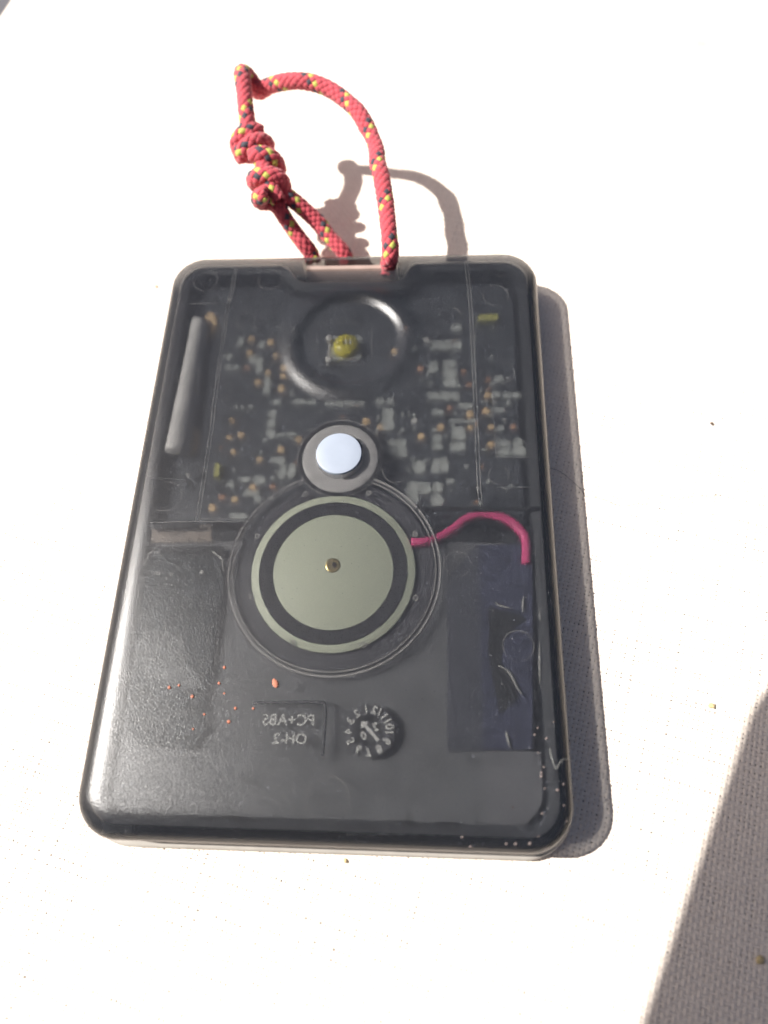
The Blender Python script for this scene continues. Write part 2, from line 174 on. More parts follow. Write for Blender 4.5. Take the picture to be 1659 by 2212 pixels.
MT = dict(
    cover=cover_material(), ridge=ridge_material(), rim=ridge_material(False), cloth=cloth_material(),
    base=plain('pale_plastic', (0.36, 0.335, 0.30), 0.45, 0.06, 0.6),
    strap=plain('pink_bounce_plastic', (0.36, 0.27, 0.235), 0.4, 0.08, 0.6),  # pink of light bounced off the cord is in this colour
    dust=plain('dust_sparkle', (0.80, 0.80, 0.82), 0.5, 0.05, 2.0),
    grit=plain('glue_grit', (0.12, 0.12, 0.13), 0.6, 0.5, 2.0),
    tray=plain('black_plastic', (0.030, 0.031, 0.035), 0.6, 0.25, 1.2),
    holder=plain('black_holder', (0.055, 0.054, 0.062), 0.55, 0.2, 1.5),
    board=plain('dark_board', (0.050, 0.054, 0.062), 0.55, 0.35, 0.55),
    gold=plain('gold_plate', (0.88, 0.62, 0.34), 0.5, 0.15, 2.0),
    copper=plain('copper_pad', (0.50, 0.28, 0.17), 0.5, 0.15, 2.0),
    silk=plain('pale_print', (0.50, 0.52, 0.49), 0.6, 0.8, 1.2),
    white=plain('white_ceramic', (0.75, 0.73, 0.68), 0.5, 0.1, 1.0),
    bar=plain('milky_bar', (0.72, 0.70, 0.67), 0.45, 0.12, 0.4),
    yellow=plain('yellow_phosphor', (0.58, 0.50, 0.03), 0.18, 0.25, 1.5),
    lime=plain('lime_lamp', (0.55, 0.52, 0.16), 0.5, 0.1, 1.5),
    battery=plain('grey_cell', (0.125, 0.126, 0.132), 0.5, 0.25, 0.35),
    foam=plain('black_foam', (0.020, 0.024, 0.028), 0.9, 0.9, 0.55),
    felt=plain('black_glue', (0.022, 0.022, 0.026), 0.8, 0.95, 2.6, 0.10, 5.0),
    residue=plain('grey_residue', (0.13, 0.133, 0.135), 0.9, 0.8, 0.8),
    tape=plain('navy_tape', (0.056, 0.058, 0.072), 0.5, 0.25, 0.8),
    tape2=plain('navy_film', (0.044, 0.047, 0.082), 0.45, 0.3, 0.5),
    tear=plain('torn_black', (0.012, 0.012, 0.013), 0.8, 0.4, 0.8),
    crease=plain('pale_crease', (0.36, 0.35, 0.33), 0.6, 0.3, 2.0),
    patch=plain('grey_film', (0.15, 0.148, 0.156), 0.5, 0.2, 0.5),
    tan=plain('tan_card', (0.28, 0.23, 0.19), 0.7, 0.3, 0.8),
    disc=plain('buzzer_metal', (0.68, 0.72, 0.55), 0.5, 0.05, 2.0, 0.01, 6.0),
    brass=plain('brass', (0.85, 0.66, 0.28), 0.25, 0.1, 2.0, metal=0.9),
    hole=plain('dark_hole', (0.02, 0.02, 0.02), 0.3, 0.2, 2.0),
    wire=plain('pink_insulation', (0.62, 0.06, 0.20), 0.45, 0.08, 1.0),
    flange=plain('milky_rubber', (0.62, 0.60, 0.58), 0.55, 0.06, 2.0),
    cap=plain('white_button', (0.31, 0.35, 0.42), 0.32, 0.03, 0.5),
    red=plain('red_fibre', (0.47, 0.055, 0.075), 0.75, 0.30, 9.0, 0.04, 14.0, sheen=0.3),
    cyel=plain('lime_fibre', (0.46, 0.46, 0.09), 0.7, 0.20, 9.0, 0.04, 14.0, sheen=0.2),
    cblk=plain('black_fibre', (0.04, 0.04, 0.055), 0.7, 0.3, 9.0, 0.04, 14.0, sheen=0.2),
    crumb=plain('dry_crumb', (0.58, 0.46, 0.25), 0.8, 0.3, 3.0, 0.1, 4.0),
    grain=plain('rust_grain', (0.42, 0.16, 0.10), 0.7, 0.25, 5.0, 0.05, 6.0),
    fleck=plain('pale_fleck', (0.20, 0.16, 0.15), 0.6, 0.3, 5.0),
    hair=plain('dark_hair', (0.10, 0.07, 0.05), 0.5, 0.2, 2.0),
    lint=plain('grey_lint', (0.45, 0.45, 0.42), 0.6, 0.2, 2.0),
    wood=plain('table_wood', (0.42, 0.35, 0.30), 0.7, 0.3, 0.05),
    ground=plain('grey_paving', (0.10, 0.098, 0.108), 0.85, 0.12, 0.01),
    phone=plain('black_phone', (0.02, 0.02, 0.022), 0.35, 0.1, 0.2),
    screen=plain('phone_glass', (0.01, 0.01, 0.012), 0.05, 0.1, 0.2),
    molded=plain('moulded_grey', (0.80, 0.79, 0.75), 0.7, 0.2, 3.0),
    dialdark=plain('moulded_dark', (0.070, 0.070, 0.078), 0.7, 0.2, 2.0),
)

# ---------------------------------------------------------------- helpers
def tag(o, label=None, cat=None, group=None, kind=None):
    if label: o['label'] = label
    if cat: o['category'] = cat
    if group: o['group'] = group
    if kind: o['kind'] = kind
    return o

def empty(name, loc=(0, 0, 0)):
    o = bpy.data.objects.new(name, None); COL.objects.link(o)
    o.empty_display_size = 0.01; o.location = Vector(loc) * MM
    return o

def link(name, me, mat, parent=None, smooth=True):
    o = bpy.data.objects.new(name, me); COL.objects.link(o)
    for k in (mat if isinstance(mat, (list, tuple)) else [mat]): me.materials.append(MT[k])
    if parent is not None: o.parent = parent
    return o

def mesh_bm(name, bm, smooth_angle=40):
    bm.normal_update()
    me = bpy.data.meshes.new(name)
    for v in bm.verts: v.co *= MM
    bm.to_mesh(me); bm.free()
    for p in me.polygons: p.use_smooth = True
    me.set_sharp_from_angle(angle=R(smooth_angle))
    return me

def part(name, bm, mat, parent=None, angle=40):
    return link(name, mesh_bm(name, bm, angle), mat, parent)

def mesh_np(name, verts, faces, mats=None):
    me = bpy.data.meshes.new(name)
    verts = np.asarray(verts, dtype=np.float32) * MM; faces = np.asarray(faces, dtype=np.int32)
    k = faces.shape[1]
    me.vertices.add(len(verts)); me.vertices.foreach_set('co', verts.ravel())
    me.loops.add(faces.size); me.loops.foreach_set('vertex_index', faces.ravel())
    me.polygons.add(len(faces)); me.polygons.foreach_set('loop_start', np.arange(0, faces.size, k, dtype=np.int32))
    me.polygons.foreach_set('use_smooth', np.ones(len(faces), dtype=bool))
    if mats is not None: me.polygons.foreach_set('material_index', np.asarray(mats, dtype=np.int32))
    me.update(calc_edges=True)
    return me

def rrect(hx, hy, r, seg=10, cx=0.0, cy=0.0):
    pts = []
    for (sx, sy, a0) in ((1, 1, 0), (-1, 1, 90), (-1, -1, 180), (1, -1, 270)):
        for k in range(seg + 1):
            a = R(a0 + 90 * k / seg)
            pts.append((cx + sx * (hx - r) + r * math.cos(a), cy + sy * (hy - r) + r * math.sin(a)))
    return pts

def circle(cx, cy, r, n=48):
    return [(cx + r * math.cos(2 * math.pi * k / n), cy + r * math.sin(2 * math.pi * k / n)) for k in range(n)]

def inside(p, poly):
    c = False; x, y = p; j = len(poly) - 1
    for i in range(len(poly)):
        xi, yi = poly[i]; xj, yj = poly[j]
        if (yi > y) != (yj > y) and x < (xj - xi) * (y - yi) / (yj - yi) + xi: c = not c
        j = i
    return c

def prism(bm, poly, z0, z1, bev=0.0):
    lo = [bm.verts.new((x, y, z0)) for x, y in poly]
    if bev:
        cx = sum(p[0] for p in poly) / len(poly); cy_ = sum(p[1] for p in poly) / len(poly)
        mid = [bm.verts.new((x, y, z1 - bev)) for x, y in poly]
        hi = []
        for x, y in poly:
            d = math.hypot(x - cx, y - cy_) or 1
            hi.append(bm.verts.new((x - (x - cx) / d * bev, y - (y - cy_) / d * bev, z1)))
        rings = [lo, mid, hi]
    else:
        rings = [lo, [bm.verts.new((x, y, z1)) for x, y in poly]]
    n = len(poly)
    for a, b in zip(rings, rings[1:]):
        for k in range(n): bm.faces.new((a[k], a[(k + 1) % n], b[(k + 1) % n], b[k]))
    bm.faces.new(rings[-1]); bm.faces.new(lo[::-1])
    bmesh.ops.recalc_face_normals(bm, faces=bm.faces)

def lathe(bm, cx, cy, prof, n=64, closed=False):
    """prof: (radius, z) pairs"""
    rings = []
    for r, z in prof:
        if r < 1e-6: rings.append([bm.verts.new((cx, cy, z))])
        else: rings.append([bm.verts.new((cx + r * math.cos(2 * math.pi * k / n), cy + r * math.sin(2 * math.pi * k / n), z)) for k in range(n)])
    prs = list(zip(rings, rings[1:]))
    if closed: prs.append((rings[-1], rings[0]))
    for a, b in prs:
        for k in range(n):
            k2 = (k + 1) % n
            if len(a) == 1 and len(b) == 1: continue
            if len(a) == 1: bm.faces.new((a[0], b[k], b[k2]))
            elif len(b) == 1: bm.faces.new((a[k], a[k2], b[0]))
            else: bm.faces.new((a[k], a[k2], b[k2], b[k]))
    bmesh.ops.recalc_face_normals(bm, faces=bm.faces)

def spline(pts, step):
    P = np.array(pts, float)
    P = np.vstack([2 * P[0] - P[1], P, 2 * P[-1] - P[-2]])
    out = []
    for i in range(1, len(P) - 2):
        n = max(2, int(np.linalg.norm(P[i + 1] - P[i]) / step * 2))
        t = np.linspace(0, 1, n, endpoint=False)[:, None]
        a, b, c, d = P[i - 1], P[i], P[i + 1], P[i + 2]
        out.append(0.5 * (2 * b + (c - a) * t + (2 * a - 5 * b + 4 * c - d) * t ** 2 + (3 * b - a - 3 * c + d) * t ** 3))
    out.append(P[-2][None]); Q = np.vstack(out)
    L = np.concatenate([[0], np.cumsum(np.linalg.norm(np.diff(Q, axis=0), axis=1))])
    s = np.linspace(0, L[-1], max(3, int(L[-1] / step)))
    return np.stack([np.interp(s, L, Q[:, k]) for k in range(3)], 1), s

def frames(Q):
    T = np.gradient(Q, axis=0); T /= np.linalg.norm(T, axis=1)[:, None]
    N = np.zeros_like(T); n = np.cross(T[0], [0.3, 0.2, 1.0]); n /= np.linalg.norm(n); N[0] = n
    for i in range(1, len(T)):
        n = N[i - 1] - T[i] * np.dot(N[i - 1], T[i]); N[i] = n / np.linalg.norm(n)
    return T, N, np.cross(T, N)

def tube_mesh(name, pts, rad, step=0.25, sides=10):
    Q, s = spline(pts, step); T, N, B = frames(Q)
    rad = np.broadcast_to(np.asarray(rad, float), (len(Q),)) if np.ndim(rad) == 0 else np.interp(np.linspace(0, 1, len(Q)), np.linspace(0, 1, len(rad)), rad)
    a = np.linspace(0, 2 * np.pi, sides, endpoint=False)
    V = Q[:, None] + rad[:, None, None] * (np.cos(a)[None, :, None] * N[:, None] + np.sin(a)[None, :, None] * B[:, None])
    n = len(Q); V = V.reshape(-1, 3); f = []
    i = np.arange(n - 1)[:, None] * sides; k = np.arange(sides)[None]; k2 = (k + 1) % sides
    f = np.stack([i + k, i + k2, i + sides + k2, i + sides + k], -1).reshape(-1, 4)
    c0, c1 = len(V), len(V) + 1
    V = np.vstack([V, Q[:1], Q[-1:]])
    kk = np.arange(sides); kk2 = (kk + 1) % sides
    caps = np.concatenate([np.stack([kk2, kk, np.full(sides, c0), np.full(sides, c0)], 1), np.stack([(n - 1) * sides + kk, (n - 1) * sides + kk2, np.full(sides, c1), np.full(sides, c1)], 1)])
    me = bpy.data.meshes.new(name)
    me.from_pydata((V * MM).tolist(), [], f.tolist() + [c[:3].tolist() for c in caps])
    for p in me.polygons: p.use_smooth = True
    return me

# ---------------------------------------------------------------- ground, table, tablecloth
def box(bm, x0, x1, y0, y1, z0, z1): prism(bm, [(x0, y0), (x1, y0), (x1, y1), (x0, y1)], z0, z1)

bm = bmesh.new(); box(bm, -20000, 20000, -20000, 20000, -770, -760)
tag(part('ground', bm, 'ground'), kind='structure')
E0, E1 = np.array(F['table_edge'][1]), np.array(F['table_edge'][0])
ed = (E1 - E0) / np.linalg.norm(E1 - E0); en = np.array([-ed[1], ed[0]])      # en points off the table
def edge_pt(s, off): return tuple(E0 + ed * s + en * off)
bm = bmesh.new(); prism(bm, [edge_pt(-400, -2.2), edge_pt(420, -2.2), (560, 500), (560, -320)][::-1], -28, -1.6)
tag(part('table_top', bm, 'wood'), kind='structure')

cloth = tag(empty('tablecloth'), 'white woven cotton tablecloth spread under the electronic badge', 'tablecloth')
ang = R(-15.5); ca, sa = math.cos(ang), math.sin(ang)
X0, X1, Y0, Y1 = -112., 112., -84., 150.

def weave():
    pu, pv = 0.56, 0.50                     # thread spacing along the two directions, mm
    cx, cy_ = (X0 + X1) / 2, (Y0 + Y1) / 2
    half = math.hypot(X1 - X0, Y1 - Y0) / 2
    V, Fc = [], []; off = 0
    def clip(x, y):
        return (x > X0) & (x < X1) & (y > Y0) & (y < Y1) & (((x - E0[0]) * en[0] + (y - E0[1]) * en[1]) < 0.3)
    for direc in (0, 1):
        pa, pb = (pu, pv) if direc == 0 else (pv, pu)      # along / across
        na, nb = int(half / pa), int(half / pb)
        ia = np.arange(-na, na + 1)
        for ib in range(-nb, nb + 1):
            a = ia * pa; b = np.full(len(ia), ib * pb)
            x = cx + (a * ca - b * sa if direc == 0 else -a * sa + b * ca)
            y = cy_ + (a * sa + b * ca if direc == 0 else a * ca + b * sa)
            if direc == 1:
                x = cx + b * ca - a * sa; y = cy_ + b * sa + a * ca
            ok = clip(x, y)
            if ok.sum() < 4: continue
            i0, i1 = np.argmax(ok), len(ok) - np.argmax(ok[::-1])
            sl = slice(i0, i1); x, y, k = x[sl], y[sl], ia[sl]
            n = len(x)
            wob = np.interp(np.arange(n), np.arange(0, n + 24, 12), nrg.normal(0, 0.03, (n + 24 + 11) // 12)[:len(np.arange(0, n + 24, 12))]) + nrg.normal(0, 0.015) + nrg.normal(0, 0.015, n)
            hw = pb * (0.41 + nrg.normal(0, 0.012) + np.interp(np.arange(n), np.arange(0, n + 20, 10), nrg.normal(0, 0.018, len(np.arange(0, n + 20, 10)))) + nrg.normal(0, 0.02, n))
            sgn = np.where((k + ib) % 2 == 0, 1.0, -1.0) * (1 if direc == 0 else -1)
            z = -0.20 + 0.065 * sgn
            px, py = (-sa, ca) if direc == 0 else (ca, sa)
            x = x + px * wob; y = y + py * wob
            hw = np.minimum(hw, pb * 0.5) * (1 + 0.10 * sgn)
            ring = np.stack([np.stack([x - px * hw, y - py * hw, z - 0.05], 1), np.stack([x, y, z + 0.06], 1), np.stack([x + px * hw, y + py * hw, z - 0.05], 1)], 1)
            V.append(ring.reshape(-1, 3))
            q = np.arange(n - 1) * 3 + off
            fa = np.stack([q, q + 1, q + 4, q + 3], 1); fb = np.stack([q + 1, q + 2, q + 5, q + 4], 1)
            if direc == 0: fa, fb = fa[:, ::-1], fb[:, ::-1]
            Fc += [fa, fb]; off += n * 3
    return mesh_np('weave', np.vstack(V), np.vstack(Fc))
tag(link('weave', weave(), 'cloth', cloth), kind='stuff')
# the rest of the cloth, beyond the part seen close: one sheet with the hanging edge
bm = bmesh.new()
def strip(bm, offs):
    rows = [[bm.verts.new((*edge_pt(s, o), z)) for o, z in offs] for s in np.linspace(-400, 420, 60)]
    for a, b in zip(rows, rows[1:]):
        for k in range(len(offs) - 1): bm.faces.new((a[k], a[k + 1], b[k + 1], b[k]))
strip(bm, [(0.2, -0.30), (1.2, -0.5), (2.0, -1.2), (2.6, -2.6), (2.9, -6), (3.2, -60), (6, -160)])
def quad(p): bm.faces.new([bm.verts.new((x, y, -0.26)) for x, y in p])
ys = lambda y: (y - E0[1]) / ed[1]
quad([edge_pt(ys(Y1), 0.2), (560, Y1), (560, 500), edge_pt(420, 0.2)])
quad([edge_pt(-400, 0.2), (560, -320), (560, Y0), edge_pt(ys(Y0), 0.2)])
quad([(X1, Y0), (560, Y0), (560, Y1), (X1, Y1)])
part('plain_sheet', bm, 'cloth', cloth)

# ---------------------------------------------------------------- the device
dev = tag(empty('electronic_badge'), 'card sized electronic badge in smoke grey translucent plastic with a white button and round buzzer', 'electronic badge')
H = 7.5; HX, HY, RC = 27.0, 40.03, 5.0
ZB = 1.25; ZC = 6.4
FD, FH = 3.3, 2.2
LC = (0.55, 23.6)

def sdf(x, y):                              # distance inside the outline
    qx, qy = abs(x) - (HX - RC), abs(y) - (HY - RC)
    return -(math.hypot(max(qx, 0), max(qy, 0)) + min(max(qx, qy), 0) - RC)

def smooth(t): t = min(1, max(0, t)); return t * t * (3 - 2 * t)
def top_z(x, y):
    d = max(0.0, sdf(x, y)); z = H
    if d < FD: z -= FH * (1 - math.sqrt(max(0, 1 - (1 - d / FD) ** 2)))
    r = math.hypot(x - LC[0], y - LC[1])
    if r < 10.6:                           # shallow lens dish with a raised soft rim
        if r > 8.0: z += 0.47 * smooth((10.6 - r) / 2.6)
        elif r > 6.2: z += -0.12 + 0.59 * smooth((r - 6.2) / 1.8)
        else: z += -0.12
    return z

def cdt(loops, inner_pts=()):
    vs, es = [], []
    for lp in loops:
        o = len(vs); n = len(lp); vs += [Vector(p) for p in lp]; es += [(o + k, o + (k + 1) % n) for k in range(n)]
    vs += [Vector(p) for p in inner_pts]
    v, e, f, *_ = delaunay_2d_cdt(vs, es, [], 0, 1e-5)
    return [(p.x, p.y) for p in v], f

def sheet(bm, outer, holes, rings, zf, up, inner):
    v, f = cdt([outer] + holes + rings)
    vm = {}
    lay = bm.faces.layers.float.get('inner') or bm.faces.layers.float.new('inner')
    for t in f:
        c = (sum(v[i][0] for i in t) / 3, sum(v[i][1] for i in t) / 3)
        if not inside(c, outer) or any(inside(c, h) for h in holes): continue
        for i in t:
            if i not in vm: vm[i] = bm.verts.new((v[i][0], v[i][1], zf(*v[i])))
        fc = bm.faces.new([vm[i] for i in (t if up else t[::-1])]); fc[lay] = inner

def wall(bm, loop, za, zb, inner):
    lay = bm.faces.layers.float.get('inner')
    a = [bm.verts.new((x, y, za(x, y))) for x, y in loop]; b = [bm.verts.new((x, y, zb)) for x, y in loop]
    n = len(loop)
    for k in range(n):
        fc = bm.faces.new((a[k], a[(k + 1) % n], b[(k + 1) % n], b[k])); fc[lay] = inner

OUT = rrect(HX, HY, RC, 14)
SL = F['slot']
slot = [(-7.3, 38.1), (-6.9, 36.2), (-6.4, 35.95), (6.2, 35.85), (6.8, 36.2), (7.0, 38.0), (6.7, 38.15), (-7.0, 38.2)]
ni = F['notch_in']
CAPC = (-0.1, 6.0); CAPR = 2.98
cav = rrect(25.5, 38.45, 3.6, 10)
# cut the cavity outline back around the strap slot
cavn = [p for p in cav if not (abs(p[0]) < 12 and p[1] > 30)]
i_ins = next(k for k in range(len(cavn)) if cavn[k][1] > 37 and cavn[k][0] > 0 and cavn[(k + 1) % len(cavn)][0] < 0)
cavn = cavn[:i_ins + 1] + [(9.6, 38.45), (8.6, 37.9), (8.0, 36.6), (7.5, 35.5), (6.6, 35.0), (-6.8, 35.0), (-7.8, 35.3), (-8.8, 36.6), (-9.6, 37.8), (-10.8, 38.45)] + cavn[i_ins + 1:]
bm = bmesh.new()
rings = [rrect(HX - d, HY - d, max(RC - d, 0.3), 14) for d in (0.06, 0.2, 0.42, 0.7, 1.05, 1.45, 1.9, 2.35, 2.8, 3.3, 4.2)]
rings += [circle(*LC, r, 72) for r in (6.0, 6.2, 6.45, 6.75, 7.0, 7.25, 7.5, 7.75, 8.0, 8.2, 8.5, 8.8, 9.1, 9.4, 9.7, 10.0, 10.3, 10.6, 11.0)]
hole = circle(*CAPC, 3.12, 48)
sheet(bm, OUT, [slot, hole], rings, top_z, True, 0.0)
wall(bm, OUT[::-1], top_z, ZB, 0.0)
sheet(bm, OUT, [cavn, slot], [], lambda x, y: ZB, False, 0.0)
wall(bm, slot, top_z, ZB, 0.0)
sheet(bm, cavn, [hole], [], lambda x, y: ZC, False, 1.0)
wall(bm, cavn, lambda x, y: ZC, ZB, 1.0)
wall(bm, hole, lambda x, y: H, ZC, 0.0)
bmesh.ops.remove_doubles(bm, verts=bm.verts, dist=0.004)
cover = part('cover', bm, 'cover', dev, 35)

# pale lower shell, showing as a thin strip along the near edge
bm = bmesh.new()
for prof in [[(0.3, 0.0), (-0.5, 0.12), (-0.75, 0.35), (-0.80, 1.0), (-0.72, ZB - 0.08), (-0.5, ZB + 0.03), (0.6, ZB - 0.01)]]:
    lo = None
    for d, z in prof:
        ring = [bm.verts.new((x, y, z)) for x, y in rrect(HX - d, HY - d, RC - d, 14)]
        if lo is None: bm.faces.new(ring[::-1])
        else:
            for k in range(len(ring)): bm.faces.new((lo[k], lo[(k + 1) % len(ring)], ring[(k + 1) % len(ring)], ring[k]))
        lo = ring
    bm.faces.new(lo)
part('lower_shell', bm, 'base', dev)
bm = bmesh.new(); prism(bm, [(x * 0.992, y * 0.992) for x, y in cavn], ZB + 0.02, ZB + 0.35)
part('inner_tray', bm, 'tray', dev)
def inset(poly, d):
    n = len(poly); out = []
    for k in range(n):
        a, b, c = Vector(poly[k - 1]), Vector(poly[k]), Vector(poly[(k + 1) % n])
        n1 = Vector((-(b - a).y, (b - a).x)).normalized(); n2 = Vector((-(c - b).y, (c - b).x)).normalized()
        m = (n1 + n2); m = m / max(m.length_squared, 0.4) * 2
        out.append(tuple(b + m * d))
    return out
fo, fi = inset(cavn, 0.06), inset(cavn, 1.15)
bm = bmesh.new(); lay = []
for z in (ZB + 0.3, 6.1):
    lay.append(([bm.verts.new((x, y, z)) for x, y in fo], [bm.verts.new((x, y, z - (0.35 if z > 5 else 0))) for x, y in fi]))
for k in range(len(fo)):
    k2 = (k + 1) % len(fo); (o0, i0), (o1, i1) = lay
    for q in ((o0[k], o0[k2], o1[k2], o1[k]), (o1[k], o1[k2], i1[k2], i1[k]), (i1[k], i1[k2], i0[k2], i0[k]), (i0[k], i0[k2], o0[k2], o0[k])): bm.faces.new(q)
bmesh.ops.recalc_face_normals(bm, faces=bm.faces)
part('inner_frame', bm, 'tray', dev)

# circuit board with its pads and components
board = [(-23.6, -2.2), (-23.6, 33.5), (-21.6, 36.4), (-10.6, 36.4), (-8.9, 34.2), (8.2, 34.2), (9.6, 36.4), (22.0, 36.4), (23.6, 33.5), (23.6, -2.2), (12.6, -2.2), (11.2, -4.0), (-11.4, -4.0), (-12.4, -2.2)]
bm = bmesh.new(); prism(bm, board[::-1], 2.9, 4.0)
pcb = part('circuit_board', bm, 'board', dev)
def disc_mesh(name, r, h, n=20):
    bm = bmesh.new(); lathe(bm, 0, 0, [(0, 0), (r, 0), (r, h * 0.7), (r * 0.86, h), (0, h)], n); return mesh_bm(name, bm)
pad_me = disc_mesh('gold_pad', 0.48, 0.10)
def place(name, me, mat, x, y, z, parent, sx=1, sy=1, sz=1, rz=0):
    o = bpy.data.objects.new(name, me); COL.objects.link(o)
    if not me.materials: me.materials.append(MT[mat])
    o.location = (x * MM, y * MM, z * MM); o.scale = (sx, sy, sz); o.rotation_euler = (0, 0, rz); o.parent = parent
    return o
for x, y in F['gold']:
    s = rng.uniform(0.85, 1.1); place('gold_pad', pad_me, 'gold', x, y, 4.0, pcb, s, s * rng.uniform(0.9, 1.05))
cop_me = disc_mesh('copper_pad', 0.50, 0.08)
for x, y in F['copper']:
    s = rng.uniform(0.7, 1.0); place('copper_pad', cop_me, 'copper', x, y, 4.0, pcb, s, s)
wh_me = disc_mesh('solder_dome', 0.42, 0.22)
for x, y in F['white']: place('solder_dome', wh_me, 'white', x, y, 4.0, pcb)
bm = bmesh.new(); prism(bm, rrect(0.5, 0.5, 0.12, 3), 0, 0.5, 0.06); comp_me = mesh_bm('component', bm)
comp_mes = []
for q in range(7):                              # worn, uneven outlines
    bm = bmesh.new(); kk = rng.uniform(2.2, 4.5); pts = []
    for k in range(18):
        a = 2 * math.pi * k / 18; c, s_ = math.cos(a), math.sin(a); m_ = (abs(c) ** kk + abs(s_) ** kk) ** (-1 / kk) * 0.5 * rng.uniform(0.80, 1.08)
        pts.append((c * m_, s_ * m_))
    prism(bm, pts, 0, 0.4, 0.1); comp_mes.append(mesh_bm('component', bm))
for cx, cy_, sx, sy in F['rects']:
    nx, ny = max(1, round(sx / 1.6)), max(1, round(sy / 1.6))
    for i in range(nx):
        for j in range(ny):
            if nx * ny > 1 and rng.random() < 0.10: continue
            place('component', rng.choice(comp_mes), 'silk', cx + sx * ((i + 0.5) / nx - 0.5) + rng.uniform(-.08, .08), cy_ + sy * ((j + 0.5) / ny - 0.5) + rng.uniform(-.08, .08), 4.0, pcb,
                  sx / nx * rng.uniform(0.85, 1.15), sy / ny * rng.uniform(0.85, 1.15), rng.uniform(0.3, 0.9), rng.uniform(-0.12, 0.12))
def on_board(x, y):
    return (math.hypot(x - LC[0], y - LC[1]) > 8.2 and math.hypot(x + 0.1, y - 5.96) > 5.8 and math.hypot(x + 0.1, y + 9.4) > 12.9
            and not (-17 < x < -8.5 and 12.5 < y < 17.5) and y < 29.5)
made = 0
while made < 120:
    x, y = rng.uniform(-17.0, 22.6), rng.uniform(-1.4, 29.0)
    if not on_board(x, y) or rng.random() > (1.0 if x > 5 else 0.55): continue
    a, b = rng.uniform(0.25, 0.6), rng.uniform(0.3, 0.95)
    if rng.random() < 0.5: a, b = b, a
    kind = rng.random()
    if kind < 0.12: place('copper_pad', cop_me, 'copper', x, y, 4.0, pcb, 0.5, 0.5)
    elif kind < 0.2: place('solder_dome', wh_me, 'white', x, y, 4.0, pcb, 0.5, 0.5)
    else: place('component', rng.choice(comp_mes), 'silk', x, y, 4.0, pcb, a, b, rng.uniform(0.3, 0.8))
    made += 1
# lime lamp and diode
for key in ('led_y', 'diode'):
    c, l, r, t, b = F[key]
    bm = bmesh.new(); prism(bm, rrect(0.5, 0.5, 0.14, 3), 0, 0.8, 0.08); lm = mesh_bm('small_lamp', bm)
    place('small_lamp', lm, 'lime', c[0], c[1], 4.0, pcb, abs(r[0] - l[0]), abs(t[1] - b[1]), 1.0, 0)
# milky bar on two gold brackets
(bx0, by0), (bx1, by1) = F['bar']
me = tube_mesh('light_bar', [(bx0, by0, 4.55), ((bx0 + bx1) / 2, (by0 + by1) / 2, 4.55), (bx1, by1, 4.55)], [1.25, 1.45, 1.75], 0.8, 14)
bar = link('light_bar', me, 'bar', pcb)
for bx, by in F['barpads']:
    bm = bmesh.new(); lathe(bm, 0, 0, [(0.55, 0), (1.25, 0), (1.25, 0.2), (0.55, 0.2)], 24, True)
    place('gold_bracket', mesh_bm('gold_bracket', bm), 'gold', bx - 0.3, by, 4.0, pcb, 0.8, 1.9)

# lamp under the lens
emc = F['emit']; ex, ey = emc[0]
em = part('lens_lamp', (lambda b: (prism(b, rrect(2.25, 2.0, 0.25, 4, ex - 0.05, ey - 0.05), 4.0, 4.5, 0.08), b)[1])(bmesh.new()), 'silk', dev)
bm = bmesh.new(); lathe(bm, ex + 0.1, ey, [(0, 4.5), (1.95, 4.5), (1.92, 4.9), (1.6, 5.35), (0.9, 5.62), (0, 5.7)], 32)
part('phosphor_dome', bm, 'yellow', em)
for dx, mt in ((-0.35, 'hole'), (0.0, 'white'), (0.35, 'hole'), (0.62, 'white')):
    bm = bmesh.new(); prism(bm, rrect(0.09, 0.38, 0.05, 3, ex + 0.1 + dx, ey), 5.5, 5.735); part('die_bar', bm, mt, em)
for k in (3, 4):
    bm = bmesh.new(); x, y = emc[k]; lathe(bm, x + 0.05, y, [(0, 4.4), (0.5, 4.4), (0.46, 5.3), (0, 5.6)], 16)
    part('contact', bm, 'white', em)
bm = bmesh.new()
me = tube_mesh('contact_bar', [(emc[3][0] + 0.1, emc[3][1], 4.55), (emc[4][0] + 0.1, emc[4][1], 4.55)], 0.22, 0.3, 8)
link('contact_bar', me, 'bar', em)

# buzzer: holder, disc, glue ring, solder hole
PC = (-0.12, -9.5); PR = 10.05
bm = bmesh.new(); lathe(bm, *PC, [(0, 5.4), (12.3, 5.4), (12.3, 5.75), (0, 5.75)], 72); holder = part('buzzer_holder', bm, 'holder', dev)
bm = bmesh.new(); lathe(bm, *PC, [(0, 5.95), (PR, 5.95), (PR, 6.22), (PR - 0.12, 6.30), (0, 6.30)], 96)
bz = part('buzzer_disc', bm, 'disc', dev)
bm = bmesh.new(); lathe(bm, *PC, [(7.35, 6.29), (7.42, 6.37), (9.05, 6.37), (9.13, 6.29)], 96, True); part('glue_ring', bm, 'felt', bz)
def scatter(name, pts, sizes, mat, parent):
    vs, fs = [], []
    for (x, y, z), r in zip(pts, sizes):
        a = rng.uniform(0, 6.28); o = len(vs)
        for k in range(3): vs.append((x + r * math.cos(a + 2.1 * k), y + r * math.sin(a + 2.1 * k), z))
        vs.append((x + rng.uniform(-.3, .3) * r, y + rng.uniform(-.3, .3) * r, z + r * 0.9))
        fs += [(o, o + 1, o + 3), (o + 1, o + 2, o + 3), (o + 2, o, o + 3)]
    me = bpy.data.meshes.new(name); me.from_pydata([tuple(c * MM for c in v) for v in vs], [], fs)
    return tag(link(name, me, mat, parent), kind='stuff')
gp = []
